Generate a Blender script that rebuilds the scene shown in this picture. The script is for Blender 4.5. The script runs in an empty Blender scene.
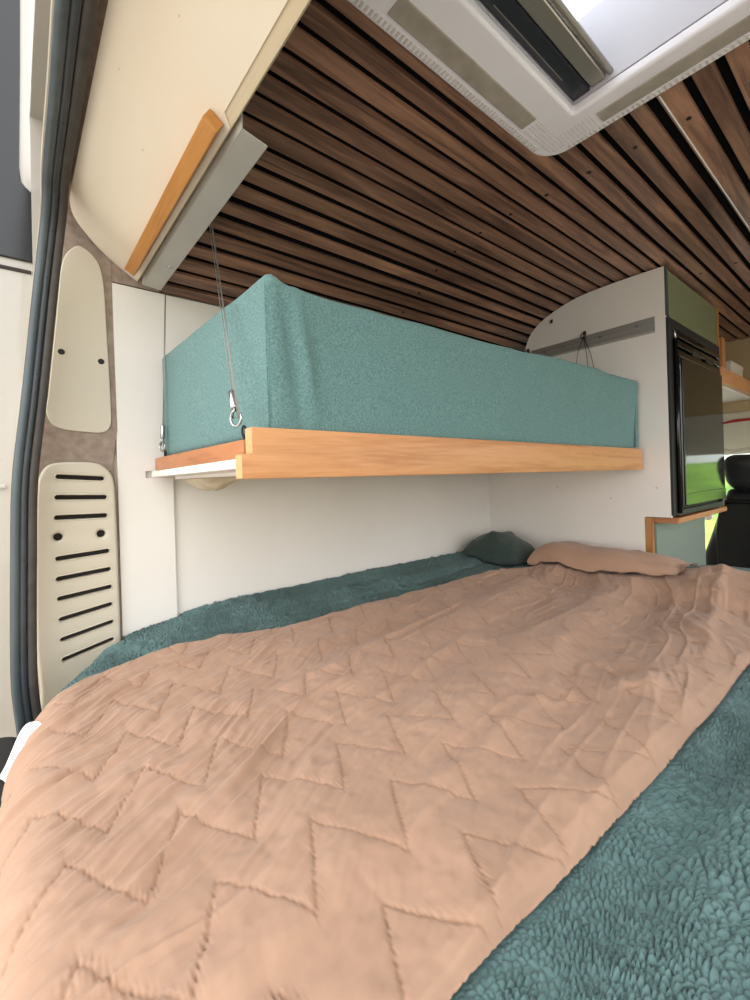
import bpy, bmesh, math, random
import numpy as np
from mathutils import Vector, Matrix
random.seed(4); np.random.seed(4)
SC = bpy.context.scene
COL = SC.collection
ZO = 1.05          # height of the camera above the van floor; all coordinates below are camera-relative

# ------------------------------------------------------------------ materials
def lin(h):
    h = h.lstrip('#')
    out = []
    for i in (0, 2, 4):
        c = int(h[i:i+2], 16) / 255
        out.append(c / 12.92 if c <= .04045 else ((c + .055) / 1.055) ** 2.4)
    return (*out, 1)

def mat(name, col, rough=.5, metal=0, spec=.5, noise=None, bump=None, sheen=0, coat=0):
    """noise=(scale, second colour, detail, stretch)  bump=(scale, strength, stretch)"""
    m = bpy.data.materials.new(name); m.use_nodes = True
    nt = m.node_tree; b = nt.nodes['Principled BSDF']
    b.inputs['Base Color'].default_value = lin(col)
    b.inputs['Roughness'].default_value = rough
    b.inputs['Metallic'].default_value = metal
    b.inputs['Specular IOR Level'].default_value = spec
    if sheen: b.inputs['Sheen Weight'].default_value = sheen
    if coat: b.inputs['Coat Weight'].default_value = coat
    def tex(scale, stretch, detail=4):
        tc = nt.nodes.new('ShaderNodeTexCoord'); mp = nt.nodes.new('ShaderNodeMapping')
        mp.inputs['Scale'].default_value = stretch or (1, 1, 1)
        n = nt.nodes.new('ShaderNodeTexNoise'); n.inputs['Scale'].default_value = scale
        n.inputs['Detail'].default_value = detail
        nt.links.new(tc.outputs['Object'], mp.inputs['Vector']); nt.links.new(mp.outputs['Vector'], n.inputs['Vector'])
        return n
    if noise:
        n = tex(noise[0], noise[3] if len(noise) > 3 else None, noise[2] if len(noise) > 2 else 4)
        r = nt.nodes.new('ShaderNodeValToRGB')
        r.color_ramp.elements[0].position = .32; r.color_ramp.elements[1].position = .68
        r.color_ramp.elements[0].color = lin(noise[1]); r.color_ramp.elements[1].color = lin(col)
        nt.links.new(n.outputs['Fac'], r.inputs['Fac']); nt.links.new(r.outputs['Color'], b.inputs['Base Color'])
    if bump:
        n = tex(bump[0], bump[2] if len(bump) > 2 else None, 3)
        bp = nt.nodes.new('ShaderNodeBump'); bp.inputs['Strength'].default_value = bump[1]; bp.inputs['Distance'].default_value = .002
        nt.links.new(n.outputs['Fac'], bp.inputs['Height']); nt.links.new(bp.outputs['Normal'], b.inputs['Normal'])
    return m

M = {}
M['white'] = mat('white_laminate', '#e8e4dd', .45, noise=(3, '#e3ded6'))
M['cream'] = mat('cream_laminate', '#e3d8c6', .45, noise=(2.5, '#ddd0bc'))
M['ply'] = mat('plywood_edge', '#d8cbb2', .6, noise=(14, '#b9a685', 2, (.05, 1.5, 6)))
M['plastic'] = mat('beige_plastic', '#c9c0ad', .45, bump=(900, .12))
M['plastic_dark'] = mat('dark_gap', '#2b2420', .8)
M['carpet'] = mat('brown_carpet', '#a69689', .95, spec=.1, noise=(60, '#8f7f72', 8), bump=(700, .7))
M['rubber'] = mat('black_rubber', '#32363a', .45, noise=(25, '#2a2d30'), bump=(150, .1))
M['rubber_grey'] = mat('grey_rubber', '#4b5457', .4, noise=(18, '#3d4548', 4, (1, 1, .3)))
M['rubber_brown'] = mat('worn_rubber', '#443f3a', .6, noise=(40, '#37322e'))
M['paint'] = mat('white_car_paint', '#a9a49b', .25, coat=.5)
M['paint_cream'] = mat('cream_car_paint', '#cbbda6', .3, coat=.3)
M['black_glass'] = mat('black_glass', '#0a0b0d', .06, spec=.6)
M['black_gloss'] = mat('black_gloss_plastic', '#0b0c0e', .16)
M['black_matte'] = mat('black_plastic', '#141517', .55)
M['black_leather'] = mat('black_leather', '#15161a', .42, bump=(260, .25))
M['alu'] = mat('brushed_aluminium', '#a9a8a4', .42, metal=.75, noise=(30, '#9b9a96', 3, (.1, 4, 4)))
M['alu_matt'] = mat('matt_aluminium', '#b7b5ae', .55, metal=.35, noise=(10, '#aeaca5'))
M['steel'] = mat('steel', '#b6b7b8', .22, metal=1)
M['wire'] = mat('steel_wire', '#8a8882', .4, metal=.8)
M['screw'] = mat('dark_screw', '#2b2827', .45, metal=.6)
M['green'] = mat('sage_green_lacquer', '#77805f', .22, noise=(4, '#70795a'))
M['green_low'] = mat('grey_green_lacquer', '#748179', .5)
M['green_edge'] = mat('dark_green_edge', '#3e4a45', .4)
M['grey_plastic'] = mat('light_grey_plastic', '#eeebf0', .4, noise=(5, '#e8e4e9'))
M['grey_mesh'] = mat('grey_beige_mesh', '#aaa095', .7, noise=(28, '#958c80', 6))
M['well'] = mat('lavender_well_lining', '#c4c2c9', .5)
M['rim'] = mat('pale_grey_rim', '#cbc3be', .6)
M['blind'] = mat('navy_blind', '#23242c', .25)
M['champagne'] = mat('champagne_rail', '#98938a', .25, metal=.6)
M['headliner'] = mat('headliner', '#cfc8b6', .9, bump=(300, .2))
M['headliner_tan'] = mat('tan_headliner', '#a8946f', .9)
M['red'] = mat('dark_red', '#a32a22', .5)
M['paper'] = mat('white_tag', '#e6e7e6', .7)
M['ink'] = mat('grey_print', '#8e9398', .7)
M['cloth_cream'] = mat('cream_cloth', '#d9cdb4', .8, noise=(30, '#c8bb9f'))
M['box_white'] = mat('offwhite_box', '#c9c1b0', .7)
M['floorm'] = mat('grey_vinyl', '#6a655e', .6, noise=(6, '#5d5852'))
M['tan'] = mat('tan_cotton', '#b3917a', .9, spec=.12, noise=(9, '#ab8972'), bump=(1500, .25, (1, 2.2, 1)), sheen=.15)
M['teal_linen'] = mat('teal_linen', '#789997', .92, spec=.1, noise=(300, '#587a78', 7), bump=(900, .7), sheen=.1)
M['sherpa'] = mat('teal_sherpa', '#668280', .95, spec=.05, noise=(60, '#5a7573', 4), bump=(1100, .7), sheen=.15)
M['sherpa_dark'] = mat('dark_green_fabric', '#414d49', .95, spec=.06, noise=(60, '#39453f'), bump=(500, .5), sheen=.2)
M['concrete'] = mat('pale_paving', '#b9b2a6', .9, noise=(2, '#a69f94'))
M['grass'] = mat('lawn_green', '#94ba3a', .95, noise=(.7, '#5f8526', 8))
M['leaf'] = mat('foliage_green', '#5c7d38', .9, noise=(5, '#36521f', 8))

def wood(name, c1, c2, c3, axis, rough=.45, ring=26):
    m = bpy.data.materials.new(name); m.use_nodes = True
    nt = m.node_tree; b = nt.nodes['Principled BSDF']; L = nt.links.new
    tc = nt.nodes.new('ShaderNodeTexCoord'); mp = nt.nodes.new('ShaderNodeMapping')
    s = [1, 1, 1]; s[axis] = .06
    mp.inputs['Scale'].default_value = s
    n1 = nt.nodes.new('ShaderNodeTexNoise'); n1.inputs['Scale'].default_value = ring; n1.inputs['Detail'].default_value = 5; n1.inputs['Distortion'].default_value = 1.2
    n2 = nt.nodes.new('ShaderNodeTexNoise'); n2.inputs['Scale'].default_value = ring * 9; n2.inputs['Detail'].default_value = 3
    L(tc.outputs['Object'], mp.inputs['Vector']); L(mp.outputs['Vector'], n1.inputs['Vector']); L(mp.outputs['Vector'], n2.inputs['Vector'])
    mx = nt.nodes.new('ShaderNodeMath'); mx.operation = 'MULTIPLY_ADD'; mx.inputs[1].default_value = .35
    L(n2.outputs['Fac'], mx.inputs[0]); L(n1.outputs['Fac'], mx.inputs[2])
    r = nt.nodes.new('ShaderNodeValToRGB'); e = r.color_ramp.elements
    e[0].position = .42; e[0].color = lin(c1); e[1].position = .9; e[1].color = lin(c3)
    k = r.color_ramp.elements.new(.66); k.color = lin(c2)
    L(mx.outputs[0], r.inputs['Fac']); L(r.outputs['Color'], b.inputs['Base Color'])
    b.inputs['Roughness'].default_value = rough
    bp = nt.nodes.new('ShaderNodeBump'); bp.inputs['Strength'].default_value = .15; bp.inputs['Distance'].default_value = .001
    L(n2.outputs['Fac'], bp.inputs['Height']); L(bp.outputs['Normal'], b.inputs['Normal'])
    return m, nt, b, r

M['rail_wood'] = wood('oiled_oak_along_van', '#bd8350', '#c99160', '#b07544', 1)[0]
M['cross_wood'] = wood('oak_across_van', '#a8683f', '#b87a50', '#935a35', 0)[0]
M['batten_wood'] = wood('amber_oak', '#ad7333', '#bb8140', '#9e6629', 0)[0]
M['up_wood'] = wood('oak_upright', '#a3703c', '#ae7a44', '#8d5d30', 2)[0]
M['end_wood'] = wood('oak_end_grain', '#d0a171', '#d8ab7c', '#c4925f', 1, ring=90)[0]
_m, _nt, _b, _r = wood('dark_walnut_slat', '#4f372d', '#82604f', '#ad8268', 1, .34, 40)
_at = _nt.nodes.new('ShaderNodeAttribute'); _at.attribute_name = 'tone'
_hs = _nt.nodes.new('ShaderNodeHueSaturation')
_nt.links.new(_at.outputs['Fac'], _hs.inputs['Value']); _nt.links.new(_r.outputs['Color'], _hs.inputs['Color'])
_nt.links.new(_hs.outputs['Color'], _b.inputs['Base Color'])
M['slat'] = _m
M['felt'] = mat('black_felt', '#121114', .95, spec=.05)

def glass(name, tint, rough=.02, mixf=.12):
    m = bpy.data.materials.new(name); m.use_nodes = True
    nt = m.node_tree; nt.nodes.clear()
    o = nt.nodes.new('ShaderNodeOutputMaterial'); t = nt.nodes.new('ShaderNodeBsdfTransparent'); g = nt.nodes.new('ShaderNodeBsdfGlossy')
    t.inputs[0].default_value = lin(tint); g.inputs['Roughness'].default_value = rough
    mx = nt.nodes.new('ShaderNodeMixShader'); mx.inputs[0].default_value = mixf
    nt.links.new(t.outputs[0], mx.inputs[1]); nt.links.new(g.outputs[0], mx.inputs[2]); nt.links.new(mx.outputs[0], o.inputs[0])
    return m
M['glass'] = glass('clear_glass', '#eef4f2')
def opal(name, col):
    m = bpy.data.materials.new(name); m.use_nodes = True
    nt = m.node_tree; nt.nodes.clear()
    o = nt.nodes.new('ShaderNodeOutputMaterial'); t = nt.nodes.new('ShaderNodeBsdfTranslucent'); d = nt.nodes.new('ShaderNodeBsdfTransparent')
    t.inputs[0].default_value = lin(col); d.inputs[0].default_value = lin('#d9dede')
    mx = nt.nodes.new('ShaderNodeMixShader'); mx.inputs[0].default_value = .35
    nt.links.new(t.outputs[0], mx.inputs[1]); nt.links.new(d.outputs[0], mx.inputs[2]); nt.links.new(mx.outputs[0], o.inputs[0])
    return m
M['dome'] = opal('opal_acrylic', '#c6cace')

# ------------------------------------------------------------------ object helpers
def wpos(o):
    p = Vector((0, 0, 0))
    while o is not None:
        p += o.location; o = o.parent
    return p

def obj(name, verts, faces, m, parent=None, smooth=False, loc=None, mats=None, mi=None):
    me = bpy.data.meshes.new(name)
    base = wpos(parent) if parent else Vector((0, 0, 0))
    l = Vector(loc) if loc is not None else (Vector((0, 0, 0)))
    off = np.array(base + (l if parent is None else Vector((0, 0, 0))))
    v = np.asarray(verts, float).reshape(-1, 3) - off
    me.from_pydata(v.tolist(), [], [tuple(f) for f in faces])
    if smooth: me.polygons.foreach_set('use_smooth', [True] * len(me.polygons))
    for q in (mats or [m]): me.materials.append(M[q] if isinstance(q, str) else q)
    if mi is not None: me.polygons.foreach_set('material_index', mi)
    o = bpy.data.objects.new(name, me); COL.objects.link(o)
    if parent: o.parent = parent
    elif loc is not None: o.location = l
    return o

def thing(name, label, cat, loc=(0, 0, 0), group=None):
    o = bpy.data.objects.new(name, None); COL.objects.link(o)
    o.location = loc; o.empty_display_size = .05
    o['label'] = label; o['category'] = cat
    if group: o['group'] = group
    return o

def tag(o, label, cat, group=None):
    o['label'] = label; o['category'] = cat
    if group: o['group'] = group
    return o

def struct(o, label, cat):
    o['kind'] = 'structure'; o['label'] = label; o['category'] = cat
    return o

class MB:
    def __init__(s): s.v = []; s.f = []; s.sm = False
    def add(s, vs, fs):
        b = len(s.v); s.v.extend([tuple(x) for x in vs]); s.f.extend([tuple(i + b for i in f) for f in fs]); return s
    def bm(s, b):
        b.verts.ensure_lookup_table(); b.verts.index_update()
        s.add([v.co[:] for v in b.verts], [[v.index for v in f.verts] for f in b.faces]); b.free(); return s
    def box(s, lo, hi, bev=0.0, seg=2, mtx=None):
        b = bmesh.new(); bmesh.ops.create_cube(b, size=1)
        lo = Vector(lo); hi = Vector(hi)
        for v in b.verts: v.co = Vector(((v.co.x + .5) * (hi.x - lo.x) + lo.x, (v.co.y + .5) * (hi.y - lo.y) + lo.y, (v.co.z + .5) * (hi.z - lo.z) + lo.z))
        if bev: bmesh.ops.bevel(b, geom=list(b.edges), offset=bev, segments=seg, affect='EDGES', profile=.5)
        if mtx is not None: bmesh.ops.transform(b, matrix=mtx, verts=b.verts)
        return s.bm(b)
    def hexa(s, p, bev=0.0, seg=2):
        """8 points: bottom ring 0-3, top ring 4-7"""
        b = bmesh.new(); vs = [b.verts.new(q) for q in p]
        for f in ((3, 2, 1, 0), (4, 5, 6, 7), (0, 1, 5, 4), (1, 2, 6, 5), (2, 3, 7, 6), (3, 0, 4, 7)): b.faces.new([vs[i] for i in f])
        bmesh.ops.recalc_face_normals(b, faces=b.faces)
        if bev: bmesh.ops.bevel(b, geom=list(b.edges), offset=bev, segments=seg, affect='EDGES', profile=.5)
        return s.bm(b)
    def tube(s, pts, r, n=10, caps=True):
        pts = [Vector(p) for p in pts]; rs = r if isinstance(r, (list, tuple)) else [r] * len(pts)
        t0 = (pts[1] - pts[0]).normalized()
        a = t0.orthogonal().normalized(); vs = []; fs = []
        for i, p in enumerate(pts):
            t = (pts[min(i + 1, len(pts) - 1)] - pts[max(i - 1, 0)]).normalized()
            a = (a - t * a.dot(t)).normalized(); c = t.cross(a)
            for k in range(n):
                th = 2 * math.pi * k / n
                vs.append(p + (a * math.cos(th) + c * math.sin(th)) * rs[i])
        for i in range(len(pts) - 1):
            for k in range(n): fs.append((i * n + k, i * n + (k + 1) % n, (i + 1) * n + (k + 1) % n, (i + 1) * n + k))
        if caps: fs.append(tuple(range(n))[::-1]); fs.append(tuple((len(pts) - 1) * n + k for k in range(n)))
        return s.add(vs, fs)
    def prism(s, prof, path_fn, ts, closed=True):
        """sweep profile points (a,b) along path_fn(t)->(origin, A, B)"""
        vs = []; fs = []; n = len(prof)
        for t in ts:
            o, A, B = path_fn(t)
            for a, b in prof: vs.append(Vector(o) + Vector(A) * a + Vector(B) * b)
        for i in range(len(ts) - 1):
            for k in range(n if closed else n - 1):
                fs.append((i * n + k, i * n + (k + 1) % n, (i + 1) * n + (k + 1) % n, (i + 1) * n + k))
        if closed: fs.append(tuple(range(n))[::-1]); fs.append(tuple((len(ts) - 1) * n + k for k in range(n)))
        return s.add(vs, fs)
    def build(s, name, m, parent=None, smooth=False, loc=None, **k):
        o = obj(name, s.v, s.f, m, parent, smooth, loc, **k)
        b = bmesh.new(); b.from_mesh(o.data); bmesh.ops.recalc_face_normals(b, faces=b.faces); b.to_mesh(o.data); b.free()
        return o

def auto_smooth(o, ang=35):
    me = o.data
    me.polygons.foreach_set('use_smooth', [True] * len(me.polygons))
    b = bmesh.new(); b.from_mesh(me)
    for e in b.edges:
        if len(e.link_faces) == 2 and e.calc_face_angle(0) > math.radians(ang): e.smooth = False
    b.to_mesh(me); b.free()
    return o

def plate(outline, holes, mtx, thick, bev=0.0, res=1, seg=3, smooth_out=False):
    """flat plate with holes: 2-D outline -> MB via a filled curve. z runs 0..thick in plate space"""
    c = bpy.data.curves.new('tmp', 'CURVE'); c.dimensions = '2D'; c.fill_mode = 'BOTH'
    c.extrude = max(thick / 2 - bev, 1e-5); c.bevel_depth = bev; c.bevel_resolution = seg; c.offset = -bev
    for k, pts in enumerate([outline] + list(holes)):
        sp = c.splines.new('POLY'); sp.points.add(len(pts) - 1)
        for p, q in zip(sp.points, pts): p.co = (q[0], q[1], 0, 1)
        sp.use_cyclic_u = True
    o = bpy.data.objects.new('tmp', c); COL.objects.link(o)
    dg = bpy.context.evaluated_depsgraph_get(); dg.update()
    me = bpy.data.meshes.new_from_object(o.evaluated_get(dg))
    b = bmesh.new(); b.from_mesh(me); bmesh.ops.remove_doubles(b, verts=b.verts, dist=1e-5)
    bmesh.ops.translate(b, vec=(0, 0, thick / 2), verts=b.verts); bmesh.ops.transform(b, matrix=mtx, verts=b.verts)
    bpy.data.objects.remove(o); bpy.data.curves.remove(c); bpy.data.meshes.remove(me)
    return MB().bm(b)

def frame(o, u, v, w):
    m = Matrix.Identity(4)
    for i, a in enumerate((u, v, w)):
        for j in range(3): m[j][i] = a[j]
    for j in range(3): m[j][3] = o[j]
    return m
def PX(x): return frame((x, 0, 0), (0, 1, 0), (0, 0, 1), (1, 0, 0))        # plate in (Y,Z), facing +X
def PY(y): return frame((0, y, 0), (1, 0, 0), (0, 0, 1), (0, -1, 0))       # plate in (X,Z), facing -Y
def PZ(z): return frame((0, 0, z), (1, 0, 0), (0, -1, 0), (0, 0, -1))      # plate in (X,-Y), facing -Z

def catmull(pts, n=8, closed=True):
    out = []; N = len(pts)
    rng = range(N) if closed else range(N - 1)
    for i in rng:
        if closed: p = [np.array(pts[(i + k) % N], float) for k in (-1, 0, 1, 2)]
        else: p = [np.array(pts[min(max(i + k, 0), N - 1)], float) for k in (-1, 0, 1, 2)]
        for j in range(n):
            t = j / n
            out.append(.5 * (2 * p[1] + (p[2] - p[0]) * t + (2 * p[0] - 5 * p[1] + 4 * p[2] - p[3]) * t * t + (3 * p[1] - p[0] - 3 * p[2] + p[3]) * t ** 3))
    if not closed: out.append(np.array(pts[-1], float))
    return [tuple(q) for q in out]

def rrect(x0, y0, x1, y1, r, n=6):
    out = []
    for cx, cy, a in ((x1 - r, y1 - r, 0), (x0 + r, y1 - r, 90), (x0 + r, y0 + r, 180), (x1 - r, y0 + r, 270)):
        for k in range(n + 1):
            t = math.radians(a + 90 * k / n); out.append((cx + r * math.cos(t), cy + r * math.sin(t)))
    return out

def slot(p, q, r, n=5):
    d = np.array(q) - np.array(p); a = math.atan2(d[1], d[0]); out = []
    for c, a0 in ((q, a - math.pi / 2), (p, a + math.pi / 2)):
        for k in range(n + 1):
            t = a0 + math.pi * k / n; out.append((c[0] + r * math.cos(t), c[1] + r * math.sin(t)))
    return out

def disc(p, r, n=14): return [(p[0] + r * math.cos(2 * math.pi * k / n), p[1] + r * math.sin(2 * math.pi * k / n)) for k in range(n)]

# ------------------------------------------------------------------ numpy noise
def _h(ix, iy, s):
    n = (ix.astype(np.int64) * 374761393 + iy.astype(np.int64) * 668265263 + s * 974634777) & 0xffffffff
    n = ((n ^ (n >> 13)) * 1274126177) & 0xffffffff
    n = ((n ^ (n >> 16)) * 2246822519) & 0xffffffff
    return ((n ^ (n >> 15)) & 0xffffff) / float(0xffffff)
def vnoise(x, y, s=0):
    x = np.asarray(x, float); y = np.asarray(y, float)
    ix = np.floor(x); iy = np.floor(y); fx = x - ix; fy = y - iy
    fx = fx * fx * fx * (fx * (fx * 6 - 15) + 10); fy = fy * fy * fy * (fy * (fy * 6 - 15) + 10)
    a = _h(ix, iy, s); b = _h(ix + 1, iy, s); c = _h(ix, iy + 1, s); d = _h(ix + 1, iy + 1, s)
    return (a + (b - a) * fx) * (1 - fy) + (c + (d - c) * fx) * fy - .5
def fbm(x, y, s=0, o=3):
    t = 0; a = 1
    for i in range(o): t = t + a * vnoise(x * 2 ** i, y * 2 ** i, s + i * 17); a *= .5
    return t
def ridge(x, y, s=0, w=.18):
    """thin creases where the noise crosses zero: 1 on the crease"""
    n = vnoise(x, y, s)
    return np.exp(-(n / w) ** 2)
def worley(x, y, s=0):
    ix = np.floor(x); iy = np.floor(y); f1 = np.full(np.shape(x), 9.); f2 = np.full(np.shape(x), 9.)
    for dx in (-1, 0, 1):
        for dy in (-1, 0, 1):
            px = ix + dx + _h(ix + dx, iy + dy, s); py = iy + dy + _h(ix + dx, iy + dy, s + 31)
            d = np.hypot(px - x, py - y)
            f2 = np.minimum(f2, np.maximum(f1, d)); f1 = np.minimum(f1, d)
    return f1, f2
def sst(a, b, x):
    t = np.clip((x - a) / (b - a), 0, 1); return t * t * (3 - 2 * t)

def grid_faces(nu, nv):
    i = np.arange(nu - 1)[:, None]; j = np.arange(nv - 1)[None, :]
    a = (i * nv + j).ravel()
    return np.stack([a, a + nv, a + nv + 1, a + 1], 1)

def grid_obj(name, P, m, parent=None, loc=None):
    nu, nv = P.shape[:2]
    return obj(name, P.reshape(-1, 3), grid_faces(nu, nv).tolist(), m, parent, True, loc)

def cloth_box(lo, hi, r, step, disp=None):
    """rounded box with an even surface grid; disp(P,N)->scalar offset"""
    lo = np.array(lo, float); hi = np.array(hi, float); c = (lo + hi) / 2; h = (hi - lo) / 2
    n = np.maximum(2, np.round((hi - lo) / step).astype(int))
    V = {}; vs = []; fs = []
    def vid(i, j, k):
        if (i, j, k) not in V: V[(i, j, k)] = len(vs); vs.append((i, j, k))
        return V[(i, j, k)]
    for ax in range(3):
        u, v = [(1, 2), (2, 0), (0, 1)][ax]
        for side in (0, n[ax]):
            for a in range(n[u]):
                for b in range(n[v]):
                    q = []
                    for da, db in ((0, 0), (1, 0), (1, 1), (0, 1)):
                        p = [0, 0, 0]; p[ax] = side; p[u] = a + da; p[v] = b + db; q.append(vid(*p))
                    fs.append(q if side else q[::-1])
    G = np.array(vs, float) / n * 2 - 1
    P = G * h
    inner = np.clip(P, -(h - r), h - r)
    d = P - inner
    # pull border grid lines into an even round
    L = np.linalg.norm(d, axis=1, keepdims=True)
    N = np.where(L > 1e-9, d / np.maximum(L, 1e-9), 0)
    out = inner + N * r
    flat = L[:, 0] < 1e-9
    out[flat] = P[flat]
    P2 = out + c
    if disp is not None: P2 = P2 + N * disp(P2, N)[:, None]
    return P2, fs

# ------------------------------------------------------------------ camera
F_PX, CX, CY = 441.0, 375.0, 478.0
yaw, roll = math.radians(50.45), math.atan(.03)
fw = Vector((-math.sin(yaw), math.cos(yaw), 0)); rt = Vector((math.cos(yaw), math.sin(yaw), 0)); up = Vector((0, 0, 1))
Rv = rt * math.cos(roll) - up * math.sin(roll); Uv = up * math.cos(roll) + rt * math.sin(roll)
cam_d = bpy.data.cameras.new('camera'); cam = bpy.data.objects.new('camera', cam_d); COL.objects.link(cam)
cam_d.sensor_fit = 'VERTICAL'; cam_d.sensor_height = 24; cam_d.lens = F_PX / 1000 * 24
cam_d.shift_y = (CY - 500) / 1000; cam_d.clip_start = .01
cam.matrix_world = frame((0, 0, 0), Rv, Uv, -fw)
SC.camera = cam

WX = -1.235      # side wall
RX = .72         # opposite wall

# ------------------------------------------------------------------ ceiling of slats
PROF = np.array([(.80, .655), (.55, .672), (.2, .68), (-.506, .684), (-.647, .687), (-.791, .679), (-.87, .662), (-.936, .634), (-1.006, .592), (-1.07, .56), (-1.15, .525), (-1.232, .494)])
_S = np.r_[0, np.cumsum(np.hypot(*np.diff(PROF, axis=0).T))]; _S -= np.interp(.506, -PROF[:, 0], _S)
def prof(s, off=0):
    x = np.interp(s, _S, PROF[:, 0]); z = np.interp(s, _S, PROF[:, 1])
    a = np.array([np.interp(s - .012, _S, PROF[:, 0]), np.interp(s - .012, _S, PROF[:, 1])]); b = np.array([np.interp(s + .012, _S, PROF[:, 0]), np.interp(s + .012, _S, PROF[:, 1])])
    t = (b - a) / (np.linalg.norm(b - a) + 1e-9); n = np.array([t[1], -t[0]])     # outward = up / away
    if n[1] < 0 and abs(n[1]) > .1: n = -n
    return x + n[0] * off, z + n[1] * off
gaps = [-1.25 + .0485 * k for k in range(14)] + [-.56, -.51, -.46, -.41, -.362, -.317, -.27, -.216, -.171, -.124, -.076, -.03, .02, .068, .118, .168, .216, .266, .314, .361, .406, .45, .492, .535, .58, .625, .672, .72, .765]
gaps = [g for g in gaps if g > _S[0] + .03]
gaps = sorted(g for i, g in enumerate(gaps))
Y0C, Y1C = .115, 3.05
HX0, HX1, HY0, HY1 = -.457, .032, .33, .875       # hole under the skylight frame
slats = MB(); tones = []
backing = MB()
def strip(mb, s0, s1, y0, y1, off0, off1, n=3):
    vs = []; ss = np.linspace(s0, s1, n)
    for y in (y0, y1):
        for off in (off0, off1):
            for s in ss: x, z = prof(s, off); vs.append((x, y, z))
    def id(y, o, k): return (y * 2 + o) * n + k
    fs = []
    for k in range(n - 1):
        fs.append((id(0, 0, k), id(0, 0, k + 1), id(1, 0, k + 1), id(1, 0, k)))
        fs.append((id(0, 1, k), id(1, 1, k), id(1, 1, k + 1), id(0, 1, k + 1)))
        fs.append((id(0, 0, k), id(0, 1, k), id(0, 1, k + 1), id(0, 0, k + 1)))
        fs.append((id(1, 0, k), id(1, 0, k + 1), id(1, 1, k + 1), id(1, 1, k)))
    for k in (0, n - 1): fs.append((id(0, 0, k), id(1, 0, k), id(1, 1, k), id(0, 1, k)))
    mb.add(vs, fs); return len(fs)
edges = gaps
for a, b in zip(edges[:-1], edges[1:]):
    ga = .0125 if abs(a + .216) < .002 else .0084
    gb = .0080
    s0, s1 = a + ga, b - gb
    x0 = prof(s0)[0]; x1 = prof(s1)[0]
    yb_ = .31 if a > .30 else Y0C
    segs = [(yb_, Y1C)]
    if min(x0, x1) < HX1 and max(x0, x1) > HX0: segs = [(Y0C, HY0), (HY1, Y1C)]
    for y0, y1 in segs:
        tone = random.uniform(.78, 1.22)
        k = strip(slats, s0, s1, y0, y1, 0, .011); tones += [tone] * k
for a, b in zip([_S[0]] + edges, edges + [_S[-1]]):
    x0 = prof(a)[0]; x1 = prof(b)[0]
    segs = [(.31 if a > .30 else Y0C - .02, Y1C)]
    if min(x0, x1) < HX1 and max(x0, x1) > HX0: segs = [(Y0C - .02, HY0), (HY1, Y1C)]
    for y0, y1 in segs: strip(backing, a, b, y0, y1, .0095, .022)
ceiling = struct(backing.build('ceiling', 'felt'), 'black felt backing of the slatted van ceiling', 'ceiling')
so = slats.build('slat_lining', 'slat', ceiling)
so.data.attributes.new('tone', 'FLOAT', 'FACE').data.foreach_set('value', tones)
so['label'] = 'dark walnut slats running along the van ceiling'
proto = None
for y in (1.035, 1.885):
    for s in (-.342, -.246, -.15, -.054, .05, .152, .25, .344, .425, .513, .60):
        if y > 1.7 and s > 0: continue
        x, z = prof(s); x2, z2 = prof(s, -.0015)
        mb = MB(); mb.tube([(x, y, z + .001), (x2, y, z2)], [.0052, .0042], 10)
        mb.build('screw', 'screw', ceiling)
# thin pale strip in the wide gap
mb = MB(); strip(mb, -.2295, -.2272, .93, 1.86, -.0012, .002, 2)
tag(mb.build('led_strip', 'paper'), 'thin white strip lying in the wide gap of the ceiling slats', 'strip')

# ------------------------------------------------------------------ shell
def slab(name, lo, hi, m, label, cat, bev=0):
    return struct(MB().box(lo, hi, bev).build(name, m), label, cat)
slab('floor', (WX - .02, -.02, -ZO - .03), (RX + .05, 4.9, -ZO), 'floorm', 'grey vinyl floor of the van', 'floor')
wl = MB(); wl.box((WX - .03, .20, -ZO), (WX, 2.62, .4935))
struct(wl.build('wall_left', 'white'), 'white side wall of the van behind the bunk', 'wall')
# wall board beside the rear pillar: stands proud of the wall below the bunk, carries on above it
wb = plate([(.2, -.62), (.327, -.62), (.327, .017), (.262, .017), (.262, .0345), (1.665, .0345), (1.665, .4925), (.2, .4925)], [], PX(WX), .0145, .001)
struct(wb.build('trim_1', 'white'), 'white wall board behind the bunk mattress and beside the beige vent panel', 'trim')

# unseen right side of the van; sliding door opening widened for more light
wr = MB()
wr.box((RX, .15, -ZO), (RX + .05, .70, .68)); wr.box((RX, 2.45, -ZO), (RX + .05, 3.1, .68)); wr.box((RX, .70, .60), (RX + .05, 2.45, .68)); wr.box((RX, 3.1, -ZO), (RX + .05, 4.4, -.33))
struct(wr.build('wall_right', 'white'), 'white side wall of the van with the sliding door opening enlarged for light', 'wall')
# roof skin over the ceiling, open at the skylight
rf = MB()
for lo, hi in (((-1.22, .05, .80), (-.42, 2.75, .82)), ((.0, .05, .80), (RX + .05, 2.75, .82)), ((-.42, .05, .80), (.0, .40, .82)), ((-.42, .88, .80), (.0, 2.75, .82))): rf.box(lo, hi)
struct(rf.build('trim_3', 'paint'), 'white outer roof of the van', 'roof')
sl = MB(); sl.hexa([(WX - .035, .05, .45), (WX - .035, 2.75, .45), (WX - .05, 2.75, .5), (WX - .05, .05, .5), (-1.19, .05, .80), (-1.19, 2.75, .80), (-1.20, 2.75, .82), (-1.20, .05, .82)])
struct(sl.build('trim_4', 'paint'), 'white curved shoulder of the van roof', 'roof')

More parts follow.
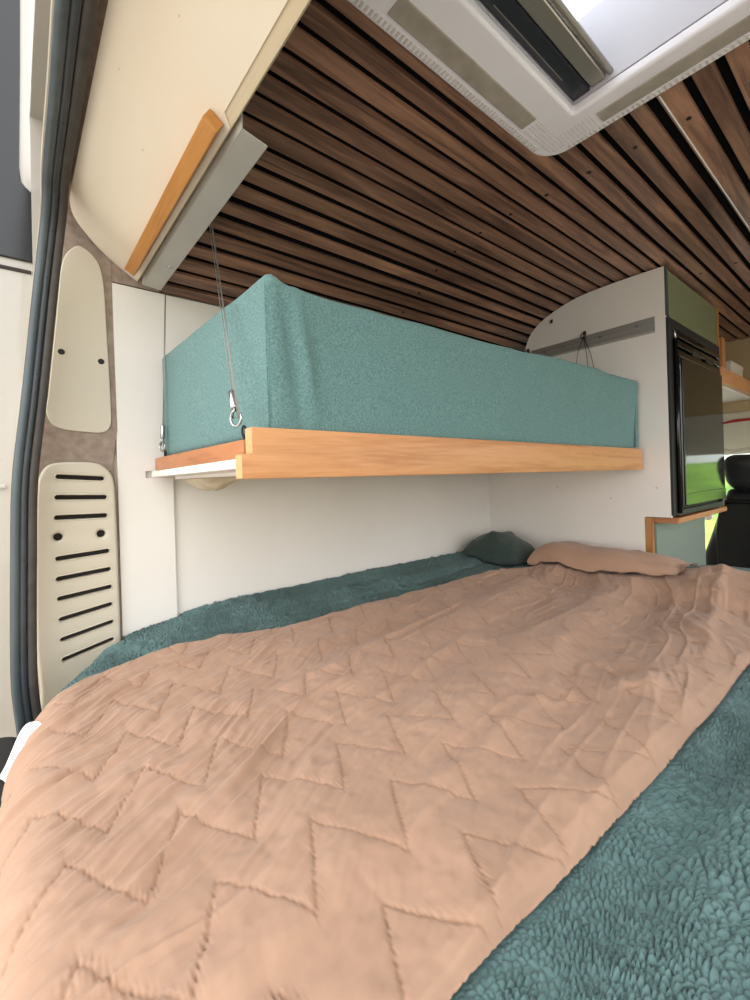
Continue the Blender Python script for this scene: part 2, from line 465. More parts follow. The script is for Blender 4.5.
# carpeted rear pillar
car = [(.045, -.62), (.045, -.445), (.029, -.243), (.036, -.026), (.066, .196), (.089, .379), (.103, .50), (.104, .66), (.20, .66), (.20, .50), (.203, .135), (.195, .08), (.191, .05), (.197, -.05), (.199, -.2), (.199, -.62)]
co = plate(car, [], PX(-1.232), .012, .002).build('trim_5', 'carpet'); struct(co, 'brown carpet lining on the rear pillar', 'trim')
cp = MB(); cp.box((WX - .02, .10, .4955), (-1.221, .306, .70))
struct(cp.build('trim_6', 'carpet'), 'brown carpet above the white wall board', 'trim')
pb = plate([(.03, -.62), (.024, -.24), (.028, -.03), (.052, .2), (.078, .38), (.092, .60), (.2, .60), (.2, -.62)], [], PX(WX - .03), .0305)
hb = MB(); hb.box((-1.19, .092, .614), (.45, .15, .655))
struct(hb.build('trim_2', 'carpet'), 'brown carpeted strip above the sloping cream board', 'trim')
struct(pb.build('trim_7', 'paint_cream'), 'cream painted metal of the rear pillar', 'trim')

ins = catmull([(.127, .556), (.108, .53), (.098, .49), (.092, .425), (.080, .309), (.069, .207), (.064, .175), (.071, .147), (.092, .132), (.136, .127), (.170, .127), (.187, .142), (.190, .178), (.188, .279), (.185, .398), (.183, .47), (.176, .521), (.160, .547), (.141, .559)], 4)
cover = thing('pillar_cover', 'long beige pillar cover with two dark screws on the brown carpet', 'panel', (-1.22, .13, .13))
plate(ins, [], PX(-1.2205), .0045, .002).build('cover_plate', 'plastic', cover)
for p in ((.095, .307), (.172, .296)):
    mb = MB(); mb.tube([(-1.217, *p), (-1.2145, *p)], [.0075, .006], 16)
    sc = mb.build('screw', 'screw', cover)

# louvred vent panel
vent = thing('vent_panel', 'beige slotted plastic vent panel at the foot of the rear pillar', 'panel', (-1.22, .11, -.45))
vo = [(.046, -.55), (.039, -.442), (.034, -.331), (.036, -.157), (.042, -.01), (.050, .029), (.062, .048), (.080, .055), (.115, .057), (.150, .055), (.170, .046), (.184, .029), (.190, .005), (.192, -.05), (.193, -.179), (.194, -.372), (.195, -.55)]
vo = catmull(vo, 4)
sl_ = [((.078, .024), (.168, .018)), ((.075, -.022), (.172, -.026)), ((.073, -.067), (.172, -.069)), ((.073, -.158), (.174, -.153)), ((.073, -.203), (.176, -.196)), ((.074, -.247), (.177, -.238)), ((.076, -.293), (.177, -.279)), ((.077, -.338), (.178, -.321)), ((.079, -.383), (.178, -.362))]
holes = [slot((a[0] + .004, a[1]), (b[0] - .003, b[1]), .0048) for a, b in sl_] + [disc((.078, -.110), .0085), disc((.160, -.111), .0085)]
vp = plate(vo, holes, PX(-1.2195), .018, .0070, seg=5)
v = np.array(vp.v)
yy = (v[:, 1] - .115) / .08
vp.v = v.tolist()
vb = vp.build('vent_plate', 'plastic', vent); auto_smooth(vb, 40)
mb = MB(); mb.box((-1.2195, .060, -.40), (-1.2185, .185, .036)); mb.build('dark_backing', 'plastic_dark', vent)
for a, b in sl_:                                                                    # raised lip round each slot
    mb = MB(); ring = slot((a[0] + .004, a[1]), (b[0] - .003, b[1]), .0072, 6)
    pts = []
    for (py, pz) in ring:
        pts.append((-1.2024, py, pz))
    pts.append(pts[0]); mb.tube(pts, .0018, 8, False)
    mb.build('slot_rim', 'plastic', vent, True)

# ------------------------------------------------------------------ rubber door seal
sp = catmull([(-1.13, .022, -.60), (-1.13, .020, -.505), (-1.13, .012, -.40), (-1.13, .012, -.303), (-1.13, .016, -.143), (-1.13, .022, .017), (-1.13, .040, .179), (-1.128, .062, .388), (-1.12, .072, .48), (-1.085, .080, .56), (-1.0, .079, .592), (-.807, .078, .597), (-.631, .075, .595), (-.40, .073, .592), (.3, .073, .588)], 8, False)
def seal_path(ts):
    P = [Vector(p) for p in ts]; fr = []
    for i in range(len(P)):
        t = (P[min(i + 1, len(P) - 1)] - P[max(i - 1, 0)]); t.y = 0; t.normalize()
        n = Vector((t.z, 0, -t.x))       # inward normal in the XZ plane
        fr.append((P[i], Vector((0, 1, 0)), n))
    return fr
FR = seal_path(sp)
def sweep(prof2):
    mb = MB(); mb.prism(prof2, lambda i: FR[i], range(len(FR))); return mb
seal = thing('door_seal', 'dark rubber door seal curving round the rear doorway', 'seal', (-1.13, .02, -.60))
def circ(cy, cn, r, n=12): return [(cy + r * math.cos(2 * math.pi * k / n), cn + r * math.sin(2 * math.pi * k / n)) for k in range(n)]
sweep(circ(-.0125, .004, .0085)).build('sealing_bulb', 'rubber_grey', seal, True)
sweep([(-.006, -.006), (-.006, .008), (-.003, .0105), (.003, .0105), (.0055, .008), (.0055, -.006)]).build('grip_strip', 'rubber', seal, True)
sweep([(.006, -.006), (.006, .006), (.008, .0085), (.020, .0065), (.0215, .003), (.0215, -.006)]).build('inner_lip', 'rubber_brown', seal, True)
for k in range(14, len(FR) - 20, 9):
    p, A, n = FR[k]; q = p + n * .0105 + A * .0005
    mb = MB(); mb.tube([q - n * .001, q + n * .0004], [.0017, .0017], 8); mb.build('vent_hole', 'plastic_dark', seal)
# doorway flange that the seal is pressed on to
fl = sweep([(-.022, -.03), (-.022, -.007), (.022, -.007), (.022, -.03)])
struct(fl.build('trim_8', 'paint_cream'), 'cream painted flange of the rear doorway', 'trim')

# ------------------------------------------------------------------ open rear door outside
dm = MB()
do = [(-.75, -.75), (.03, -.75), (.03, -.05), (.05, .15), (.08, .40), (.12, .62), (.15, .80), (.17, .98), (.17, 1.35), (-.75, 1.35)]
wo = [(-.70, .543), (.058, .543), (.0605, .56), (.0605, .69), (.056, .712), (.044, .722), (.036, .732), (.033, .765), (.034, .80), (.037, .90), (.040, 1.0), (.046, 1.25), (-.70, 1.25)]
door = plate(do, [], PX(-1.40), .06, .012).build('door_1', 'paint'); struct(door, 'white rear door of the van swung open outside', 'door')
door.parent = None
plate(wo, [], PX(-1.341), .008, .003).build('window_panel', 'black_gloss', door)
mb = MB(); mb.box((-1.341, -.70, .515), (-1.336, .05, .524), .002); mb.build('window_trim', 'plastic_dark', door)
mb = MB(); mb.box((-1.341, -.6, .0), (-1.33, -.008, .012), .004); mb.build('crease', 'paint', door)

# rear bumper step
bp_ = rrect(-1.08, -.16, .80, .012, .05, 6)
bumper = plate([(x, -y) for x, y in bp_], [], PZ(-.452), .22, .02).build('trim_9', 'black_matte'); struct(bumper, 'black plastic rear step below the bed', 'bumper')

# ------------------------------------------------------------------ sloped header panel with batten and angle
th = math.radians(33); SY, SZ = -math.cos(th), math.sin(th)
hp0 = (-.0, .262, .505)
HM = frame(hp0, (1, 0, 0), (0, SY, SZ), (0, -math.sin(th), -math.cos(th)))       # u = X, v = up the slope, w = towards the viewer below
hd = thing('header_board', 'cream faced plywood board sloping above the rear doorway', 'board', hp0)
ho = [(.45, .007), (-1.225, .007), (-1.225, .03)] + catmull([(-1.222, .045), (-1.215, .09), (-1.195, .132), (-1.165, .166), (-1.12, .181), (-1.06, .184)], 6, False) + [(.45, .184)]
plate(ho, [], HM @ Matrix.Translation((0, 0, -.016)), .015, .0006).build('plywood_core', 'ply', hd)
plate([(.45, .0235), (-.600, .0235), (-.612, .0082), (-1.2245, .0082)] + [(u, v) for u, v in ho[2:]], [], HM @ Matrix.Translation((0, 0, -.001)), .0012).build('cream_face', 'cream', hd)
for u, v in ((-.70, .155), (-.80, .095), (-.55, .11)):
    mb = MB(); mb.box((u - .0016, v - .0012, -.0002), (u + .0016, v + .0012, .0005), mtx=HM); mb.build('mark', 'ply', hd)
bt = MB(); bt.box((-1.165, .0165, .0003), (-.615, .0405, .0215), .0018, mtx=HM)
bt.v = [tuple(p) for p in bt.v]
tag(bt.build('mounting_batten', 'batten_wood', loc=(-.9, .235, .52)), 'amber wooden batten screwed to the sloping cream board', 'batten')
# aluminium angle on the board edge; two cables hang from it
ang = thing('aluminium_angle', 'grey aluminium angle along the lower edge of the cream board', 'bracket', (-.9, .262, .50))
fg = MB(); fg.hexa([(-1.205, .2635, .4975), (-.592, .2635, .4995), (-.592, .303, .4915), (-1.195, .303, .4895), (-1.205, .2635, .5000), (-.592, .2635, .5020), (-.592, .303, .494), (-1.195, .303, .492)], .0006)
fg.build('flange', 'alu_matt', ang)
fg = MB(); fg.hexa([(-1.205, .2632, .4972), (-.592, .2632, .4992), (-.592, .2657, .4992), (-1.205, .2657, .4972), (-1.205, .2632, .522), (-.592, .2632, .524), (-.592, .2657, .524), (-1.205, .2657, .522)], .0006)
fg.build('upright_flange', 'alu_matt', ang)
for x, y in ((-1.06, .29),):
    mb = MB(); mb.tube([(x, y, .4935), (x, y, .491), (x, y, .4905)], [.006, .0055, .003], 14); mb.build('rivet', 'steel', ang)

# ------------------------------------------------------------------ bunk
bunk = thing('bunk', 'oak railed bunk slung from steel cables along the side wall', 'bunk', (-.9, .95, .0))
YB = 1.683
bm_ = bmesh.new()
ro_ = [(.2445, .004), (YB, .001), (YB, .0725), (.260, .0765), (.260, .0385), (.2445, .0385)]
fv = [bm_.verts.new((-.602, y, z)) for y, z in ro_]; gv = [bm_.verts.new((-.58, y, z)) for y, z in ro_]
bm_.faces.new(fv[::-1]); bm_.faces.new(gv)
for i in range(6): bm_.faces.new([fv[i], fv[(i + 1) % 6], gv[(i + 1) % 6], gv[i]])
bmesh.ops.recalc_face_normals(bm_, faces=bm_.faces)
bmesh.ops.bevel(bm_, geom=[e for e in bm_.edges if all(abs(v.co.y - YB) < 1e-6 and abs(v.co.x + .58) < 1e-6 for v in e.verts)], offset=.016, segments=8, affect='EDGES', profile=.5)
bmesh.ops.bevel(bm_, geom=[e for e in bm_.edges if e.calc_face_angle(0) > .9], offset=.0013, segments=2, affect='EDGES', profile=.5)
auto_smooth(MB().bm(bm_).build('front_rail', 'rail_wood', bunk), 30)
mb = MB(); mb.box((-.6012, .2438, .005), (-.5808, .2446, .0375)); mb.box((-.6012, .2592, .0395), (-.5808, .2602, .0755)); mb.build('rail_end', 'end_wood', bunk)
mb = MB(); mb.hexa([(-1.205, .281, .0335), (-.603, .256, .0335), (-.603, .280, .0335), (-1.205, .305, .0335), (-1.205, .281, .066), (-.603, .256, .0605), (-.603, .280, .0605), (-1.205, .305, .066)], .001)
mb.build('end_rail', 'cross_wood', bunk)
mb = MB(); mb.hexa([(-1.188, .268, .0185), (-.603, .2435, .0185), (-.603, .32, .0185), (-1.188, .32, .0185), (-1.188, .268, .0325), (-.603, .2435, .0325), (-.603, .32, .0325), (-1.188, .32, .0325)], .0012)
mb.build('end_strip', 'white', bunk)
mb = MB(); mb.box((-1.180, .32, .012), (-.603, YB, .031)); mb.build('base_panel', 'white', bunk)
mb = MB(); mb.box((-1.205, 1.655, .0335), (-.603, YB, .065), .001); mb.build('end_rail', 'cross_wood', bunk)
for (x, y) in ((-.612, .262), (-1.132, .287)):
    e = [(x + .006 * math.cos(t), y, .073 + .008 * math.sin(t)) for t in np.linspace(0, 2 * math.pi, 17)]
    mb = MB(); mb.tube(e, .0018, 8, False); mb.tube([(x, y, .045), (x, y, .066)], .002, 8); mb.build('eye_bolt', 'black_matte', bunk, True)

# mattress in teal linen
def md(P, N):
    x, y, z = P[:, 0], P[:, 1], P[:, 2]
    f = (N[:, 0] > .3)                       # long front face
    d = .0035 * fbm(y * 3, z * 4, 5) + .0012 * fbm(y * 14, z * 6, 9)
    zt = np.clip((z - .07) / .24, 0, 1)
    c0 = .350 + .03 * (1 - zt)               # puckered corner fold on the front face
    d = d + np.where(f, .011 * np.exp(-((y - c0) / .010) ** 2) * np.exp(-((zt - .55) / .36) ** 2) - .010 * np.exp(-((y - c0 + .022) / .009) ** 2) * np.exp(-((zt - .5) / .4) ** 2), 0)
    d = d + np.where(f, .004 * np.sin(y * 22 + z * 9) * np.exp(-((y - 1.40) / .2) ** 2), 0)
    d = d + np.where((N[:, 2] > .3), .003 * fbm(x * 5, y * 5, 3), 0)
    return d
P, fs = cloth_box((-1.180, .298, .0675), (-.607, 1.682, .318), .010, .010, md)
# the near end is a little askew, the front top edge sinks in the middle
k = np.clip(1 - (P[:, 1] - .297) / .25, 0, 1)
P[:, 1] += k * .004 * (P[:, 0] + .8855) / .285
zt = np.clip((P[:, 2] - .067) / .25, 0, 1)
sag = .012 * sst(.31, .35, P[:, 1]) - .004 * sst(.5, 1.0, P[:, 1]) + .002 * np.sin(P[:, 1] * 9)
P[:, 2] -= zt * sag * (P[:, 0] > -.75)
P[:, 0] += zt * (P[:, 0] > -.7) * (.018 * sst(.7, 1.6, P[:, 1]) - .010 * sst(.33, .45, P[:, 1]) * (1 - sst(.6, 1.2, P[:, 1])))
mat_o = thing('bunk_mattress', 'teal linen mattress lying on the hanging bunk', 'mattress', (-.9, .95, .067))
obj('cover', P, fs, 'teal_linen', mat_o, True)
# seam piping along the near upright corner and the end piece
mb = MB(); mb.tube([(-.6095, .2995, z) for z in np.linspace(.072, .300, 12)], .0016, 8); mb.build('seam', 'teal_linen', mat_o, True)
mb = MB(); mb.box((-.6025, 1.660, .080), (-.5935, 1.679, .304), .0028, 3); mb.build('end_hem', 'teal_linen', mat_o, True)

# sagging cloth under the bunk edge
cu = np.linspace(0, 1, 26); cv = np.linspace(0, 1, 16)
U, V = np.meshgrid(cu, cv, indexing='ij')
Pc = np.stack([-1.205 + U * .19 + .01 * fbm(U * 5, V * 4, 2), -.0 + .335 + V * .10, .011 - .030 * np.sin(U * math.pi) ** .8 * np.sin(V * math.pi) ** .7 - .010 * fbm(U * 9, V * 6, 8) * np.sin(U * math.pi) * np.sin(V * math.pi)], -1)
cl = grid_obj('hanging_cloth', Pc, 'cloth_cream', loc=(-1.1, .37, .0))
tag(cl, 'crumpled cream cloth sagging beneath the white edge of the bunk', 'cloth')

# suspension cables
def cable(label, topa, topb, hook, side):
    t = thing('suspension_cable', label, 'cable', hook, 'bunk cables at the rear end')
    h = Vector(hook)
    ax = (Vector(topa) - h).normalized()
    g0 = h + ax * .026; g1 = h + ax * .058
    mb = MB(); mb.tube([g1, topa], .0009, 6); mb.tube([h + Vector((side * .009, 0, .004)), topb], .0009, 6); mb.tube([h + Vector((side * .012, 0, .006)), Vector(topb) + Vector((.003, 0, 0))], .0007, 6)
    mb.build('wire', 'wire', t, True)
    mb = MB(); mb.tube([g0 - ax * .002, g0, g1 - ax * .003, g1], [.0035, .0058, .0058, .0036], 14); mb.build('gripper', 'steel', t, True)
    mb = MB(); perp = Vector((1, .3, 0)).normalized()
    loop = [g0 + ax * .001 + perp * 0]
    for a in np.linspace(95, 390, 22):
        r = .0115; c = h + Vector((0, 0, .006))
        loop.append(c + perp * r * math.cos(math.radians(a)) + Vector((0, 0, 1)) * r * math.sin(math.radians(a)))
    mb.tube(loop, .0019, 8)
    mb.build('hook', 'steel', t, True)
    mb = MB(); tri = [g0, g0 + perp * .010 - ax * .016, g0 - perp * .006 - ax * .018, g0]
    mb.tube(tri, .0013, 6); mb.build('clip', 'steel', t, True)
    return t
cable('twin steel cable with hook at the near front corner of the bunk', (-.842, .3045, .491), (-.832, .3045, .491), (-.618, .253, .0865), 1)
cable('steel cable with hook at the wall side corner of the bunk', (-1.152, .303, .489), (-1.149, .303, .489), (-1.132, .2805, .085), 1)

# ------------------------------------------------------------------ fridge cabinet
D = 1.70
cab = thing('fridge_cabinet', 'white tall cabinet with sage green top door housing the fridge', 'cabinet', (-.85, 2.0, -.155))
curve = [(-1.034, .44), (-1.031, .517), (-1.022, .548), (-1.006, .580), (-.978, .607), (-.936, .632), (-.87, .657), (-.791, .674), (-.70, .680), (-.647, .681), (-.56, .681), (-.521, .680)]
curve = catmull(curve, 4, False)
side = [(-1.034, .05), (-1.034, .44)] + curve[1:] + [(-.509, .680), (-.509, -.163), (-.590, -.163), (-.590, -.70), (-1.2345, -.70), (-1.2345, .05)]
plate(side, [], PY(D + .018), .018, .0008).build('side_panel', 'white', cab)
mb = MB(); mb.box((-.590, D + .0002, -.70), (-.566, D + .018, -.1655), .001); mb.build('panel_edge', 'up_wood', cab)
plate([(-1.0, .05), (-1.0, .52), (-.94, .62), (-.80, .668), (-.53, .675), (-.53, .05)], [], PY(2.335), .016).build('far_panel', 'white', cab)
# sage green flap above the fridge, dark green front edge
mb = MB(); mb.box((-.524, D + .0195, .515), (-.508, 2.318, .676), .0015); mb.build('top_door', 'green', cab)
mb = MB(); mb.box((-.5115, D + .0003, .515), (-.5035, D + .0185, .6795), .001); mb.build('door_edge', 'green_edge', cab)
mb = MB(); mb.box((-.509, 2.321, -.165), (-.502, 2.333, .675), .0008); mb.build('upright_lipping', 'up_wood', cab)
mb = MB(); mb.box((-1.0, D + .019, -.184), (-.494, 2.338, -.1655), .0015); mb.build('bottom_board', 'cross_wood', cab)
for (x, z) in ((-.55, -.062), (-.70, -.10), (-.905, -.06)):
    mb = MB(); mb.box((x - .003, D - .0004, z - .003), (x + .003, D + .0005, z + .003)); mb.build('mark', 'plastic', cab)
# aluminium bar with hooks on the cabinet side
bar = thing('aluminium_bar', 'grey aluminium bar screwed across the white cabinet side', 'bracket', (-.77, D, .49))
mb = MB(); mb.hexa([(-1.0, D - .004, .472), (-.540, D - .004, .470), (-.540, D - .0003, .470), (-1.0, D - .0003, .472), (-1.0, D - .004, .513), (-.540, D - .004, .520), (-.540, D - .0003, .520), (-1.0, D - .0003, .513)], .0006); mb.build('flange', 'alu', bar)
mb = MB(); mb.hexa([(-1.0, D - .015, .468), (-.540, D - .015, .466), (-.540, D - .0003, .466), (-1.0, D - .0003, .468), (-1.0, D - .015, .4718), (-.540, D - .015, .4698), (-.540, D - .0003, .4698), (-1.0, D - .0003, .4718)], .0006); mb.build('lip', 'alu_matt', bar)
for x, z in ((-.595, .502), (-.72, .497), (-.86, .495), (-.94, .494)):
    mb = MB(); mb.tube([(x, D - .004, z), (x, D - .0065, z)], [.0045, .003], 12); mb.build('screw', 'steel', bar)
def hooklet(x, z, label, wires):
    t = thing('hanging_hook', label, 'hook', (x, D, z))
    mb = MB(); mb.box((x - .006, D - .0075, z - .018), (x + .006, D - .0045 if z < .6 else D - .0005, z + .012), .001); mb.build('plate', 'steel', t)
    mb = MB(); mb.tube([(x + .010 * math.cos(a), D - .0155 , z - .008 + .011 * math.sin(a)) for a in np.linspace(.4, 5.6, 18)], .0020, 8); mb.tube([(x, D - .006, z + .004), (x + .004, D - .015, z + .003)], .002, 8); mb.build('hook', 'screw', t, True)
    mb = MB()
    for (dx, bow) in wires:
        mb.tube([(x + dx * q + bow * math.sin(q * math.pi), D - .016 - .02 * q, z - .01 - .20 * q) for q in np.linspace(0, 1, 12)], .0011, 6)
    if wires: mb.build('wire', 'screw', t, True)
    return t
hooklet(-.775, .522, 'small steel hook with slack wires in the middle of the aluminium bar', [(.012, -.030), (.02, .006), (.045, .012)])
hooklet(-1.012, .513, 'small steel hook with wire at the curved end of the aluminium bar', [(-.006, -.01), (.004, .004)])
t = thing('coat_hook', 'tiny metal hook high on the white cabinet above the bar', 'hook', (-.909, D, .612))
mb = MB(); mb.box((-.915, D - .003, .604), (-.903, D - .0004, .618), .001); mb.build('plate', 'screw', t)
mb = MB(); mb.tube([(-.909, D - .003, .609), (-.909, D - .012, .606), (-.904, D - .015, .612)], .0016, 8); mb.build('prong', 'steel', t, True)

# fridge
fr = thing('fridge', 'glossy black fridge with mirror dark door in the white cabinet', 'fridge', (-.75, 2.01, -.16))
Y0, Y1, Z0, Z1 = D + .021, 2.318, -.160, .510
mb = MB(); mb.box((-.98, Y0, Z0), (-.512, Y1, Z1), .002); mb.build('body', 'black_matte', fr)
mb = MB()
mb.box((-.5087, D + .0004, Z0 + .004), (-.500, Y0 + .035, Z1), .001); mb.box((-.512, Y1 - .02, Z0), (-.500, Y1, Z1), .002); mb.box((-.512, Y0 + .03, Z1 - .03), (-.500, Y1 - .015, Z1), .002); mb.box((-.512, Y0 + .03, Z0), (-.500, Y1 - .015, Z0 + .02), .002)
mb.build('frame', 'black_matte', fr)
dr = MB(); dr.box((-.505, Y0 + .045, Z0 + .03), (-.488, Y1 - .024, Z1 - .125), .004, 3); door_f = dr.build('door', 'black_glass', fr)
mb = MB(); mb.box((-.4878, Y0 + .050, Z0 + .034), (-.484, Y0 + .066, Z1 - .13), .0018); mb.build('handle', 'black_gloss', door_f)
mb = MB(); mb.box((-.488, Y0 + .068, Z0 + .034), (-.4855, Y1 - .03, Z0 + .075), .001); mb.build('bottom_rail', 'black_gloss', door_f)
mb = MB(); mb.tube([(-.494, Y0 + .018, Z0 + .01), (-.494, Y0 + .018, Z1 - .07)], .007, 14); mb.build('hinge_rod', 'black_gloss', fr, True)
mb = MB(); mb.tube([(-.494, Y0 + .018, Z1 - .07), (-.494, Y0 + .018, Z1 - .045), (-.503, Y0 + .018, Z1 - .038)], .0035, 10); mb.build('hinge_pin', 'steel', fr, True)
for z in (Z1 - .048, Z1 - .080, Z1 - .112):
    mb = MB(); mb.box((-.506, Y0 + .045, z - .011), (-.494, Y1 - .024, z + .011), .003); g = mb.build('grille_bar', 'black_gloss', fr)
    mb = MB(); mb.box((-.4942, Y0 + .06, z - .0105), (-.4928, Y1 - .03, z - .0088)); mb.build('chrome_line', 'champagne', g)
for y in (Y0 + .20, Y0 + .37):
    mb = MB(); mb.box((-.4945, y, Z1 - .102), (-.4922, y + .10, Z1 - .084), .003); mb.build('vent_recess', 'plastic_dark', fr)

# low green cabinet under the fridge
lc = thing('low_cabinet', 'grey green low cabinet standing under the black fridge', 'cabinet', (-.8, 2.0, -ZO))
mb = MB(); mb.box((-.577, D + .0195, -ZO), (-.56, 2.285, -.186), .001); mb.build('front_panel', 'green_low', lc)
mb = MB(); mb.box((-1.2, 2.262, -ZO), (-.578, 2.283, -.186), .001); mb.build('far_panel', 'white', lc)

# ------------------------------------------------------------------ bed: blanket, quilt, pillows
R0 = .045
def edge_y(x):
    return np.interp(x, [-1.25, -1.2, -1.137, -1.06, -1.0, -.93, -.87, -.80, -.7, -.55, -.4, .7], [.20, .175, .135, .085, .055, .035, .022, .008, -.008, -.017, -.022, -.024])
def bed_low(x, y):
    z = -.374 + .010 * fbm(x * 3.1, y * 3.1, 21, 2)
    z = z + .042 * sst(-1.06, -1.22, x) * sst(.1, .5, y) + .012 * np.exp(-((x + 1.08) / .05) ** 2) * sst(.1, .4, y)
    z = z + .055 * sst(1.25, 1.62, y) * sst(-.62, -.36, x) + .02 * sst(1.2, 1.6, y) * sst(-1.1, -.9, x)
    z = z - .012 * np.exp(-((y - 1.36) / .07) ** 2) * sst(-.95, -.8, x)
    return z
def bed_surf(X, A, H):
    """X lateral, A arc distance from the rear edge (0 = start of the round), H offset along the normal"""
    ye = edge_y(X); q = R0 * math.pi / 2
    ph = np.clip(A / R0, 0, math.pi / 2)
    y = np.where(A > q, ye + R0 + (A - q), ye + R0 - R0 * np.cos(ph))
    zt = bed_low(X, np.maximum(y, ye + R0))
    z = zt - R0 + R0 * np.sin(ph) + np.minimum(A, 0)
    ny = -np.cos(ph); nz = np.sin(ph)
    return np.stack([X, y + ny * H, z + nz * H], -1)
QR = -.200
def quilt_right(Y): return np.interp(Y, [.2, .35, .5, .8, 1.1, 1.45], [-.214, -.207, -.198, -.192, -.196, -.15])
def quilt_left(Y): return np.interp(Y, [-.25, .0, .05, .10, .17, .25, .35, .55, .9, 1.25, 1.40, 1.50, 1.62], [-.90, -.90, -.935, -.985, -1.030, -1.043, -1.040, -1.002, -.985, -.972, -.93, -.885, -.83])
def blanket_h(X, A):
    Y = A + edge_y(X) + R0 - R0 * math.pi / 2
    right = sst(quilt_right(Y) - .007, quilt_right(Y) + .012, X); left = sst(quilt_left(Y) + .000, quilt_left(Y) - .014, X); m = np.maximum(right, left)
    # fleece: knobbly clumps, drawn out along a wandering direction
    wx = X + .010 * vnoise(X * 30, Y * 30, 3); wy = Y + .010 * vnoise(X * 30, Y * 30, 4)
    an = .9 + 1.3 * vnoise(X * 4, Y * 4, 8)
    c, s = np.cos(an), np.sin(an)
    f1, f2 = worley((wx * c + wy * s) / .0098, (-wx * s + wy * c) / .0052, 11)
    pile = np.clip(f2 - f1, 0, .7) / .7
    pile = .0105 * pile ** .6 * (.75 + .8 * vnoise(X * 60, Y * 60, 6)) + .0016 * vnoise(X * 300, Y * 300, 7)
    # soft folds
    fold = .016 * vnoise(X * 7 + Y * 1.5, Y * 2.4, 41) + .010 * vnoise(X * 14 + Y * 4, Y * 5, 42)
    dip = -.014 * np.exp(-((X - QR - .05) / .03) ** 2) * sst(.3, .7, A)
    ridge_r = .016 * np.exp(-((X - QR - .10 + .02 * np.sin(Y * 5)) / .035) ** 2)
    lf = .010 * np.exp(-((X + 1.13 + .02 * np.sin(Y * 4)) / .025) ** 2) - .006 * np.exp(-((X + 1.075 + .015 * np.sin(Y * 5)) / .012) ** 2)
    return m * pile + right * (fold + dip + ridge_r - .004) + left * (lf + .4 * fold)
xs = np.r_[np.linspace(-1.231, -.92, 200)[:-1], np.linspace(-.92, -.24, 60)[:-1], np.linspace(-.24, -.05, 190)[:-1], np.linspace(-.05, .70, 30)]
as_ = np.r_[np.linspace(-.22, 0, 12)[:-1], np.linspace(0, .65, 560)[:-1], np.linspace(.65, 1.15, 250)[:-1], np.linspace(1.15, 1.74, 170)]
XX, AA = np.meshgrid(xs, as_, indexing='ij')
Pb = bed_surf(XX, AA, blanket_h(XX, AA))
keep = Pb[..., 1] < 1.688
Pb[..., 1] = np.minimum(Pb[..., 1], 1.688)
Pb[..., 0] = np.maximum(Pb[..., 0], np.where(Pb[..., 1] < .199, -1.1985, np.where(Pb[..., 1] < .335, -1.2185, -1.231)))
blanket = grid_obj('blanket', Pb, 'sherpa', loc=(-.3, .8, -.45))
tag(blanket, 'knobbly teal fleece blanket covering the whole bed under the tan quilt', 'blanket')
# bed platform below (gives the bedding something to rest on)
pf = MB(); pf.box((WX + .004, .03, -.66), (RX - .004, 1.688, -.60)); pf.box((WX + .01, .05, -ZO), (RX - .01, .07, -.66)); pf.box((WX + .01, 1.63, -ZO), (-.6, 1.65, -.66))
struct(pf.build('trim_10', 'cross_wood'), 'timber platform carrying the bed', 'platform')

